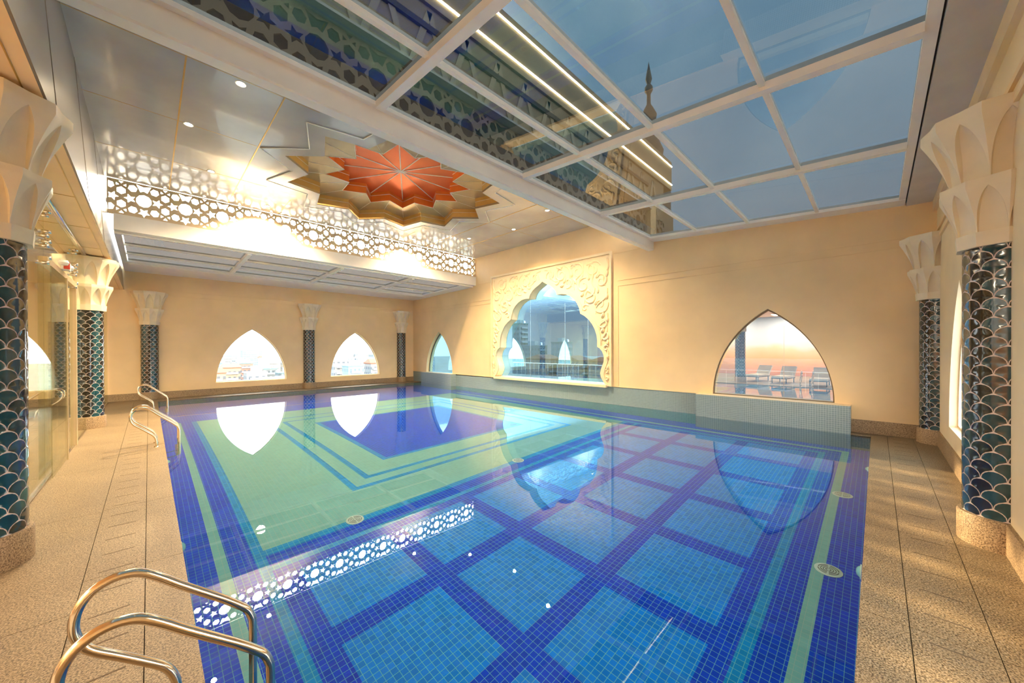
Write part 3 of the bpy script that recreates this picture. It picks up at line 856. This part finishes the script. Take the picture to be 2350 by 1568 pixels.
# ------------------------------------------------------------------ downlights
LAMP = simple('lamp_glow', (1, .95, .85), .5, emit=(1, .88, .68), es=30)
def build_downlights():
    pos = [(1.16, 7.73, 'downlight left of the star recess, nearest the big beam'), (.60, 9.86, 'downlight left of the star recess, on the brass seam'),
           (1.17, 12.05, 'downlight left of the star recess, closest to the grille'), (9.49, 7.68, 'downlight right of the star recess, next to the big beam'),
           (10.06, 9.80, 'downlight right of the star recess, middle of the three'), (9.55, 11.9, 'downlight right of the star recess, towards the grille corner'),
           (7.93, 13.6, 'downlight close above the right part of the pierced grille'),
           (2.73, 13.72, 'downlight added for a glare spot on the left part of the pierced grille and its beam')]  # last lamp is added, standing in for sun glare on the far beam
    proto = None
    for (x, y, lab) in pos:
        if proto is None:
            proto = empty('downlight')
            g = G(); g.lathe([(.055, -.002), (.075, -.010), (.082, -.004), (.082, .01)], n=24); g.build('trim_ring', FRAME, proto)
            g = G(); g.lathe([(0, -.004), (.055, -.003)], n=24); g.build('lamp', LAMP, proto)
            o = proto
        else: o = copy_tree(proto)
        o.location = (x, y, CZ-.002); tag(o, 'small round glowing '+lab, 'downlight', 'downlights in the raised ceiling')
        ld = bpy.data.lights.new('downlight_beam', 'SPOT'); lo = bpy.data.objects.new('downlight_beam', ld); COL.objects.link(lo)
        ld.energy = DL_E*(1.9 if (y > 13 and x < 5) else .7 if y > 13 else .6 if (y > 12 and x < 5) else .2 if x < 2 else .8 if y < 9 else .48); ld.color = (1, .77, .47); ld.spot_size = math.radians(140); ld.spot_blend = 1; ld.shadow_soft_size = .06
        lo.location = (x, y, CZ-.03); lo.parent = None
DL_E = 790
build_downlights()
# area fills added under the lounge ceiling to brighten the mural
def area(name, loc, sx, sy, e, col, rot):
    ld = bpy.data.lights.new(name, 'AREA'); ld.shape = 'RECTANGLE'; ld.size = sx; ld.size_y = sy; ld.energy = e; ld.color = col
    o = bpy.data.objects.new(name, ld); COL.objects.link(o); o.location = loc; o.rotation_euler = rot; return o
for k, (y0) in enumerate((1, 4.5, 8, 12, 16.5)):
    area('lounge_fill_light', (-7.2, y0, 4.33), 1.2, 1.2, 120, (1, .84, .6), (0, 0, 0))

# ------------------------------------------------------------------ glass partition along the left deck
def build_partition():
    t = empty('glass_partition', (-1.12, 9.8, DZ), label='frameless glass partition along the left deck with steel door frame', cat='glass partition')
    off = Vector(t.location)
    def part(g, name, m, par=None): o = g.build(name, m, par or t); o.location = -off if par is None else (0, 0, 0); return o
    x = -1.12
    ys = [5.68, 8.72, 11.66, 14.0, 17.2, YF-.05]
    for i in range(len(ys)-1):
        g = G(); g.box(x-.006, ys[i]+.004, DZ, x+.006, ys[i+1]-.004, 4.30); part(g, 'glass_panel', G_PART)
    g = G(); g.cyl((x+.02, 4.2, 4.33), (x+.02, YF-.02, 4.33), .032, 10); part(g, 'top_rail', CHROME)
    g = G()
    g.box(x-.05, 8.66, 3.30, x+.05, 11.75, 3.40); g.box(x-.04, 11.62, DZ, x+.05, 11.74, 3.3); part(g, 'door_frame', DOORF)
    g = G(); g.box(x+.06, 8.75, .06, x+.072, 10.2, 3.28); part(g, 'sliding_door', G_PART)
    g = G(); g.box(x+.052, 10.2, DZ, x+.080, 10.24, 3.3); part(g, 'door_stile', DOORF)
    g = G(); g.box(x-.03, 5.95, DZ, x+.02, YF-.1, DZ+.02); part(g, 'floor_track', CHROME)
    for y in (8.72, 11.66):
        for z in (4.05, 3.75, 3.6, 3.35):
            g = G()
            for sg in (-1, 1):
                g.cyl((x+.01, y, z), (x+.05, y+sg*.08, z+.05*sg), .010, 6)
                g.cyl((x+.006, y+sg*.09, z+.05*sg), (x+.07, y+sg*.09, z+.05*sg), .026, 10)
            part(g, 'glass_clamp', CHROME)
    t2 = empty('emergency_light', (x+.05, 9.9, 3.46), label='white twin head emergency light with red mark above the glass door', cat='emergency light')
    g = G(); g.box(0, -.10, -.06, .09, .14, .06); g.build('housing', WHITEP, t2)
    g = G(); g.box(.03, -.105, -.055, .10, -.07, .055); g.build('red_side', REDP, t2)
    for sg in (-.3, .28):
        g = G(); g.lathe([(0, -.03), (.05, -.02), (.065, .02), (.05, .06), (0, .065)], .05, sg, 14); g.build('lamp_head', WHITEP, t2)
    g = G(); g.cyl((.05, -.3, 0), (.05, .28, 0), .012, 6); g.build('arm', CHROME, t2)
DOORF = simple('satin_door_frame', (.75, .60, .38), .3, .6)
WHITEP = simple('white_plastic', (.85, .83, .78), .35)
REDP = simple('red_plastic', (.6, .05, .03), .35)
build_partition()

# ------------------------------------------------------------------ pool ladders
def build_ladders():
    prof = [(.105, .0), (.105, .09), (.095, .16), (.06, .235), (-.02, .315), (-.12, .405), (-.205, .48), (-.245, .54), (-.265, .61), (-.258, .69), (-.225, .755), (-.175, .795),
            (-.11, .812), (-.04, .797), (.03, .745), (.12, .660), (.22, .570), (.32, .480), (.39, .410), (.425, .37), (.447, .32), (.455, .26), (.455, .0), (.455, -.4), (.455, -.78),
            (.44, -.86), (.40, -.92), (.33, -.97), (.235, -1.02)]
    def smooth(p):
        out = []
        for i in range(len(p)-1):
            p0, p1, p2, p3 = p[max(i-1, 0)], p[i], p[i+1], p[min(i+2, len(p)-1)]
            for q in (0, .33, .66):
                out.append(tuple(.5*((2*p1[k])+(-p0[k]+p2[k])*q+(2*p0[k]-5*p1[k]+4*p2[k]-p3[k])*q*q+(-p0[k]+3*p1[k]-3*p2[k]+p3[k])*q**3) for k in (0, 1)))
        return out+[p[-1]]
    P_ = smooth(prof)
    proto = empty('pool_ladder')
    for yo in (0, .46):
        g = G(); g.tube([(a, yo, b) for a, b in P_], .0215, 16); rl = g.build('handrail', STEEL, proto)
        g = G(); g.lathe([(.045, 0), (.043, .012), (.03, .02), (.023, .022)], .105, yo, 18); g.build('floor_flange', STEEL, rl)
    for z in (-.32, -.60, -.88):
        g = G(); g.box(.395, .02, z-.012, .475, .44, z+.012); g.build('tread', STEEL, proto)
    for i, (y, lab) in enumerate(((2.26, 'polished steel pool ladder in the near left corner, cropped by the bottom edge'),
                   (10.27, 'polished steel pool ladder midway along the left deck, double loops side by side'),
                   (16.92, 'polished steel pool ladder in front of the far wall column, smallest and farthest'))):
        o = proto if i == 0 else copy_tree(proto)
        o.location = (0, y, DZ); tag(o, lab, 'pool ladder', 'pool ladders')
build_ladders()

# ------------------------------------------------------------------ lounge furniture
LINEN = simple('white_lounger_fabric', (.82, .78, .68), .8, bump=.2)
LEGM = simple('dark_lounger_metal', (.10, .09, .08), .4, .6)
def build_loungers():
    proto = empty('sun_lounger')
    g = G(); g.box(-.55, -.35, .30, .95, .35, .40); g.build('cushion', LINEN, proto)
    g = G(); g.hexa([(-.58, -.35, .36), (-.48, -.35, .40), (-.58, .35, .36), (-.48, .35, .40), (-1.05, -.35, .86), (-.95, -.35, .92), (-1.05, .35, .86), (-.95, .35, .92)]); g.build('backrest', LINEN, proto)
    g = G(); g.box(-.6, -.36, .25, .97, -.31, .30); g.box(-.6, .31, .25, .97, .36, .30); g.box(.9, -.36, .25, .97, .36, .3); g.build('frame', LEGM, proto)
    for (a, b) in ((.92, -.33), (.92, .33), (-.45, -.33), (-.45, .33)):
        g = G(); g.box(a-.02, b-.02, 0, a+.02, b+.02, .25); g.build('leg', LEGM, proto)
    for i, (x, y, rz, lab) in enumerate(((-1.45, 2.1, 0, 'white cushioned sun lounger mirrored largest in the right-hand arched window'),
                           (-2.3, 3.75, .12, 'white cushioned sun lounger mirrored in the middle of the right-hand arched window'),
                           (-2.9, 5.1, .2, 'white cushioned sun lounger mirrored beside the column in the right-hand arched window'))):
        o = proto if i == 0 else copy_tree(proto)
        o.location = (x, y, DZ); o.rotation_euler = (0, 0, rz); tag(o, lab, 'sun lounger', 'white sun loungers')
    proto = empty('lounge_chair')
    g = G(); g.box(-.35, -.35, .22, .40, .35, .42); g.build('seat', WICK, proto)
    g = G(); g.hexa([(-.42, -.38, .2), (-.30, -.38, .2), (-.42, .38, .2), (-.30, .38, .2), (-.70, -.34, 1.0), (-.62, -.34, 1.0), (-.70, .34, 1.0), (-.62, .34, 1.0)]); g.build('backrest', WICK, proto)
    for b in (-.40, .36): g = G(); g.box(-.4, b, .1, .38, b+.06, .60); g.build('armrest', WICK, proto)
    for (a, b) in ((.34, -.33), (.34, .33), (-.33, -.33), (-.33, .33)):
        g = G(); g.box(a-.025, b-.025, 0, a+.025, b+.025, .22); g.build('leg', LEGM, proto)
    for i, (x, y, rz, lab) in enumerate(((-2.3, 12.6, .3, 'dark wicker lounge chair behind the glass, second from the door'),
                           (-2.4, 11.0, .2, 'dark wicker lounge chair just behind the glass door'),
                           (-2.6, 9.4, -.1, 'dark wicker lounge chair behind the glass nearest the left column'))):
        o = proto if i == 0 else copy_tree(proto)
        o.location = (x, y, DZ); o.rotation_euler = (0, 0, rz); tag(o, lab, 'chair', 'wicker lounge chairs')
WICK = simple('dark_wicker', (.05, .06, .08), .7, bump=.4)
build_loungers()

# ------------------------------------------------------------------ what stands outside
FACADE = simple('tan_parapet_render', (.30, .235, .15), .7)
LEDM = simple('warm_led', (1, .9, .7), .5, emit=(1, .78, .45), es=60)
def build_roofscape():
    t = empty('roof_parapet', (6.5, 5.6, 6.6), label='tan parapet with chevron relief and two lit strips, seen through the skylight', cat='parapet')
    off = Vector(t.location)
    def part(g, name, m): o = g.build(name, m, t); o.location = -off; return o
    g = G(); g.box(-1, 5.46, 6.64, 13.45, 5.8, 8.0); g.box(-1, 5.40, 7.95, 14.05, 5.8, 9.0); g.box(11.95, 5.42, 5.5, 13.45, 5.8, 6.7); part(g, 'wall', FACADE)
    g = G()
    for k in range(18):
        x = -.6+k*.82
        if x > 12.8: break
        for sg in (-1, 1):
            g.hexa([(x+sg*.38-.06, 5.43, 6.72), (x+sg*.38+.06, 5.43, 6.72), (x+sg*.38-.06, 5.47, 6.72), (x+sg*.38+.06, 5.47, 6.72),
                    (x-.06, 5.43, 7.85), (x+.06, 5.43, 7.85), (x-.06, 5.47, 7.85), (x+.06, 5.47, 7.85)])
    part(g, 'chevron_relief', simple('pale_chevron', (.40, .33, .22), .6))
    for z in (8.14, 8.82):
        g = G(); g.box(-1, 5.37, z-.012, 14.05, 5.40, z+.012); part(g, 'light_strip', LEDM)
    t2 = empty('roof_finial', (15.9, 7.1, 8.0), label='dark onion shaped finial with a spike against the sky above the skylight', cat='finial')
    g = G(); g.lathe([(.9, 0), (.9, .9), (.25, 1.3), (.2, 1.7), (.55, 2.3), (.62, 2.7), (.42, 3.2), (.16, 3.5), (.12, 3.75), (.30, 4.1), (.34, 4.35), (.2, 4.65), (.09, 4.85), (.08, 5.3), (.17, 5.45), (.17, 5.6), (.07, 5.75), (.14, 5.95), (.1, 6.2), (0, 6.75)], n=20)
    g.build('spire', simple('weathered_finial', (.16, .13, .10), .6), t2)
    g = G(); g.box(-1.2, -.6, -3, 1.2, .6, .1); g.build('pedestal', FACADE, t2)
build_roofscape()
def bld_mat(name, c, wc, fl=3.2, bay=2.6, wf=.5):
    t = NT(name); p, (X, Y, Z) = t.pos()
    fz = t.math('FRACT', t.math('DIVIDE', Z, fl)); fx = t.math('FRACT', t.math('DIVIDE', t.math('ADD', X, Y), bay))
    a = t.math('MULTIPLY', t.math('GREATER_THAN', fz, .35), t.math('LESS_THAN', fz, .8))
    b = t.math('MULTIPLY', t.math('GREATER_THAN', fx, .28), t.math('LESS_THAN', fx, .28+wf))
    n_ = t.noise(p, .25, 3)
    base = t.mix(n_, tuple(v*.8 for v in c), c)
    t.pbr(t.mix(t.math('MULTIPLY', a, b), base, wc), .7); return t.m
BM = [bld_mat('white_block_facade', (.24, .24, .235), (.09, .10, .12)), bld_mat('cream_facade', (.26, .21, .15), (.09, .09, .10), 3.0, 2.2),
      bld_mat('grey_facade', (.20, .22, .23), (.07, .09, .10), 3.4, 3.0, .6), bld_mat('pink_facade', (.32, .20, .16), (.1, .12, .15), 3.0, 2.4),
      bld_mat('pale_blue_facade', (.20, .26, .29), (.10, .14, .17), 3.3, 2.0, .4)]
ROOFM = simple('teal_sheet_roof', (.10, .20, .21), .6); ROOFR = simple('red_tile_roof', (.24, .09, .05), .7); CANVAS = simple('white_render', (.30, .30, .295), .7, var=.03)
def building(x, y, w, dd, top, m, lab, roof=0, kind='building', base=-32, grp=None):
    t = empty('city_building', (x, y, base), label=lab, cat='building', group=grp)
    g = G(); g.box(-w/2, -dd/2, 0, w/2, dd/2, top-base)
    o = g.build('walls', m, t)
    h = top-base
    g = G(); g.box(-w/2-.3, -dd/2-.3, h, w/2+.3, dd/2+.3, h+.5)
    if roof == 1: g.hexa([(-w/2-.5, -dd/2-.5, h+.5), (w/2+.5, -dd/2-.5, h+.5), (-w/2-.5, dd/2+.5, h+.5), (w/2+.5, dd/2+.5, h+.5), (-w/2+.5, -.2, h+2.6), (w/2-.5, -.2, h+2.6), (-w/2+.5, .2, h+2.6), (w/2-.5, .2, h+2.6)])
    g.build('roof', [ROOFM, ROOFR, CANVAS][roof if roof < 3 else 2], t)
    if roof != 1:
        g = G(); g.box(-w*.2, -dd*.2, h+.5, w*.15, dd*.2, h+3.0); g.build('roof_hut', CANVAS, t)
        g = G(); g.lathe([(.8, h+.5), (.8, h+2), (0, h+2.3)], w*.25, -dd*.3, 10); g.build('water_tank', CHROME, t)
    for k in range(int(min(4, (top-base)/3.2))):
        g = G(); z = h-3.2*(k+1); g.box(-w*.35, -dd/2-1.0, z, w*.35, -dd/2, z+.25); g.box(-w*.35, -dd/2-1.0, z+.25, w*.35, -dd/2-.9, z+1.1); g.build('balcony', CANVAS, t)
    return t
def build_city():
    g = G(); g.box(-900, 24, -33, 1500, 1500, -32); g.build('city_ground', simple('city_ground', (.16, .18, .17), .9, vs=.05, var=.5), label='hazy plain of streets and low roofs beyond the far arch windows', cat='ground')
    g = G(); g.box(30, -700, -33, 1500, 24, -32); g.build('city_ground', simple('brown_plain', (.30, .19, .11), .9, vs=.05, var=.4), label='warm brown plain beyond the terrace, outside the right-hand windows', cat='ground')
    # seen through the left far arch
    building(60.9, 300, 11.4, 14, -4.4, CANVAS, 'plain white block standing right of centre in the left far arch', 2)
    building(53, 268, 9, 8, -10.1, BM[2], 'grey canopied annex in front of the plain white block in the left arch', 0)
    building(32.2, 250, 7.7, 10, -8, BM[1], 'cream house with balconies at lower left of the left far arch', 1)
    building(31, 282, 5, 10, -6.4, BM[4], 'pale blue narrow building at the left edge of the left far arch', 0)
    building(50, 322, 8, 10, -8.0, BM[3], 'pink-grey building left of the plain white block, half hidden', 0)
    building(65.4, 276, 4.4, 10, -6.5, BM[1], 'narrow cream building right of the plain white block', 2)
    building(117, 700, 26, 20, 1.0, BM[4], 'cluster of pale distant towers on the skyline, centre of the left arch', 0)
    building(150, 640, 12, 20, .5, BM[0], 'small distant white tower right on the left arch skyline', 0)
    building(70, 560, 18, 16, -5.6, BM[2], 'long grey distant block at the left skyline of the left arch', 0)
    # seen through the right far arch: ornate hotel
    t = empty('hotel_building', (90.6, 220, -32), label='white ornate hotel with stepped dome and spire in the right far arch', cat='building')
    g = G(); g.box(-9.5, -4, 0, 0, 5, 29.6); g.box(-3.2, -5, 0, 3.2, 5, 31.9); g.box(3, -4, 0, 7.4, 5, 29.0); g.build('walls', bld_mat('hotel_facade', (.36, .36, .35), (.13, .15, .17), 2.7, 1.9, .4), t)
    g = G(); g.box(-2.4, -4, 31.9, 2.4, 3, 33.0); g.box(-7.5, -3, 29.6, -4, 3, 31.3); g.lathe([(2.2, 33), (2.2, 34), (1.9, 34.7), (1.2, 35.4), (.6, 35.7), (.5, 36.2), (.3, 36.5), (.12, 37), (0, 38.6)], 0, -1, 16)
    for x in (-2.9, 2.9): g.lathe([(.5, 31.9), (.5, 33.2), (.35, 33.8), (0, 34.5)], x, -4, 10)
    g.build('dome', CANVAS, t)
    building(72.6, 202, 7.6, 8, -4.4, BM[0], 'white building with blue windows at lower left of the right far arch', 2)
    building(71.5, 180, 7.4, 8, -6.2, BM[4], 'low pale building at bottom centre of the right far arch', 0)
    building(86.5, 190, 6.5, 8, -5.6, BM[0], 'low white house at lower right of the right far arch', 1)
    building(120, 262, 5.5, 9, -2.2, BM[2], 'grey block at the right edge of the right far arch', 0)
    # seen through and mirrored beside the glazing on the right
    building(180, 169.5, 8, 7, 19, BM[2], 'tall narrow tower in the left part of the scalloped window', 0)
    building(180, 157.5, 10, 15, 4.1, BM[0], 'white gridded block beside the tall tower in the scalloped window', 2)
    building(186, 139, 10, 9, 6, BM[4], 'distant gridded office block in the middle of the scalloped window', 0)
    for i, (x, y) in enumerate(((150, 124), (152, 106), (156, 90), (160, 74))):
        building(x, y, 12, 13, -3.5-i*.4, BM[3], ['red roofed house row behind the pool terrace, first from left', 'red roofed house row behind the pool terrace, second from left',
                 'red roofed house on the right beyond the pool terrace', 'red roofed house farthest right beyond the pool terrace'][i], 1)
    # many small roofs filling the plain
    n = 0
    pr = building(0, 60, 9, 9, -9, BM[1], 'x', 1)
    vars_ = [pr, building(0, 60, 8, 8, -8, BM[0], 'x', 2), building(0, 60, 10, 8, -10, BM[2], 'x', 0), building(0, 60, 7, 9, -7, BM[3], 'x', 1)]
    lab = 'small low house among the crowded hazy roofs of the city plain'
    rr = random.Random(3)
    taken = [(o.location.x, o.location.y, 17) for o in COL.objects if o.get('category') == 'building' and o.location.x > 1]
    spots = []
    for y in (206, 236, 270, 312, 360, 420):
        for f0, f1 in ((.09, .25), (.33, .49)):
            x = y*f0+rr.uniform(0, 4)
            while x < y*f1: spots.append((x, y)); x += 14+y*.012
    k = 0
    for (x, y) in spots:
        if any(abs(x-a) < r_ and abs(y-b) < 15 for a, b, r_ in taken) or (abs(x-90) < 17 and abs(y-220) < 17): continue
        o = vars_[k] if k < 4 else copy_tree(vars_[k % 4]); k += 1
        o.location = (x, y, -34+rr.uniform(0, 3.0)+(y-206)*.006); o.rotation_euler = (0, 0, rr.choice((0, .06, -.08)))
        tag(o, lab, 'building', 'small houses on the city plain')
build_city()
def build_terrace():
    g = G(); g.box(12.4, -6, -.6, 24, 24, -.25); g.build('terrace', GRANITE, label='stone terrace outside the blue glass windows on the right', cat='terrace')
    t = empty('terrace_railing', (23.5, 8, -.25), label='thin pale railing along the outer edge of the terrace, seen through the scalloped window', cat='railing')
    g = G()
    g.cyl((0, -13, 1.05), (0, 15, 1.05), .03, 8)
    for k in range(57): g.cyl((0, -13+.5*k, 0), (0, -13+.5*k, 1.05), .012, 6)
    g.build('bars', FRAME, t)
build_terrace()
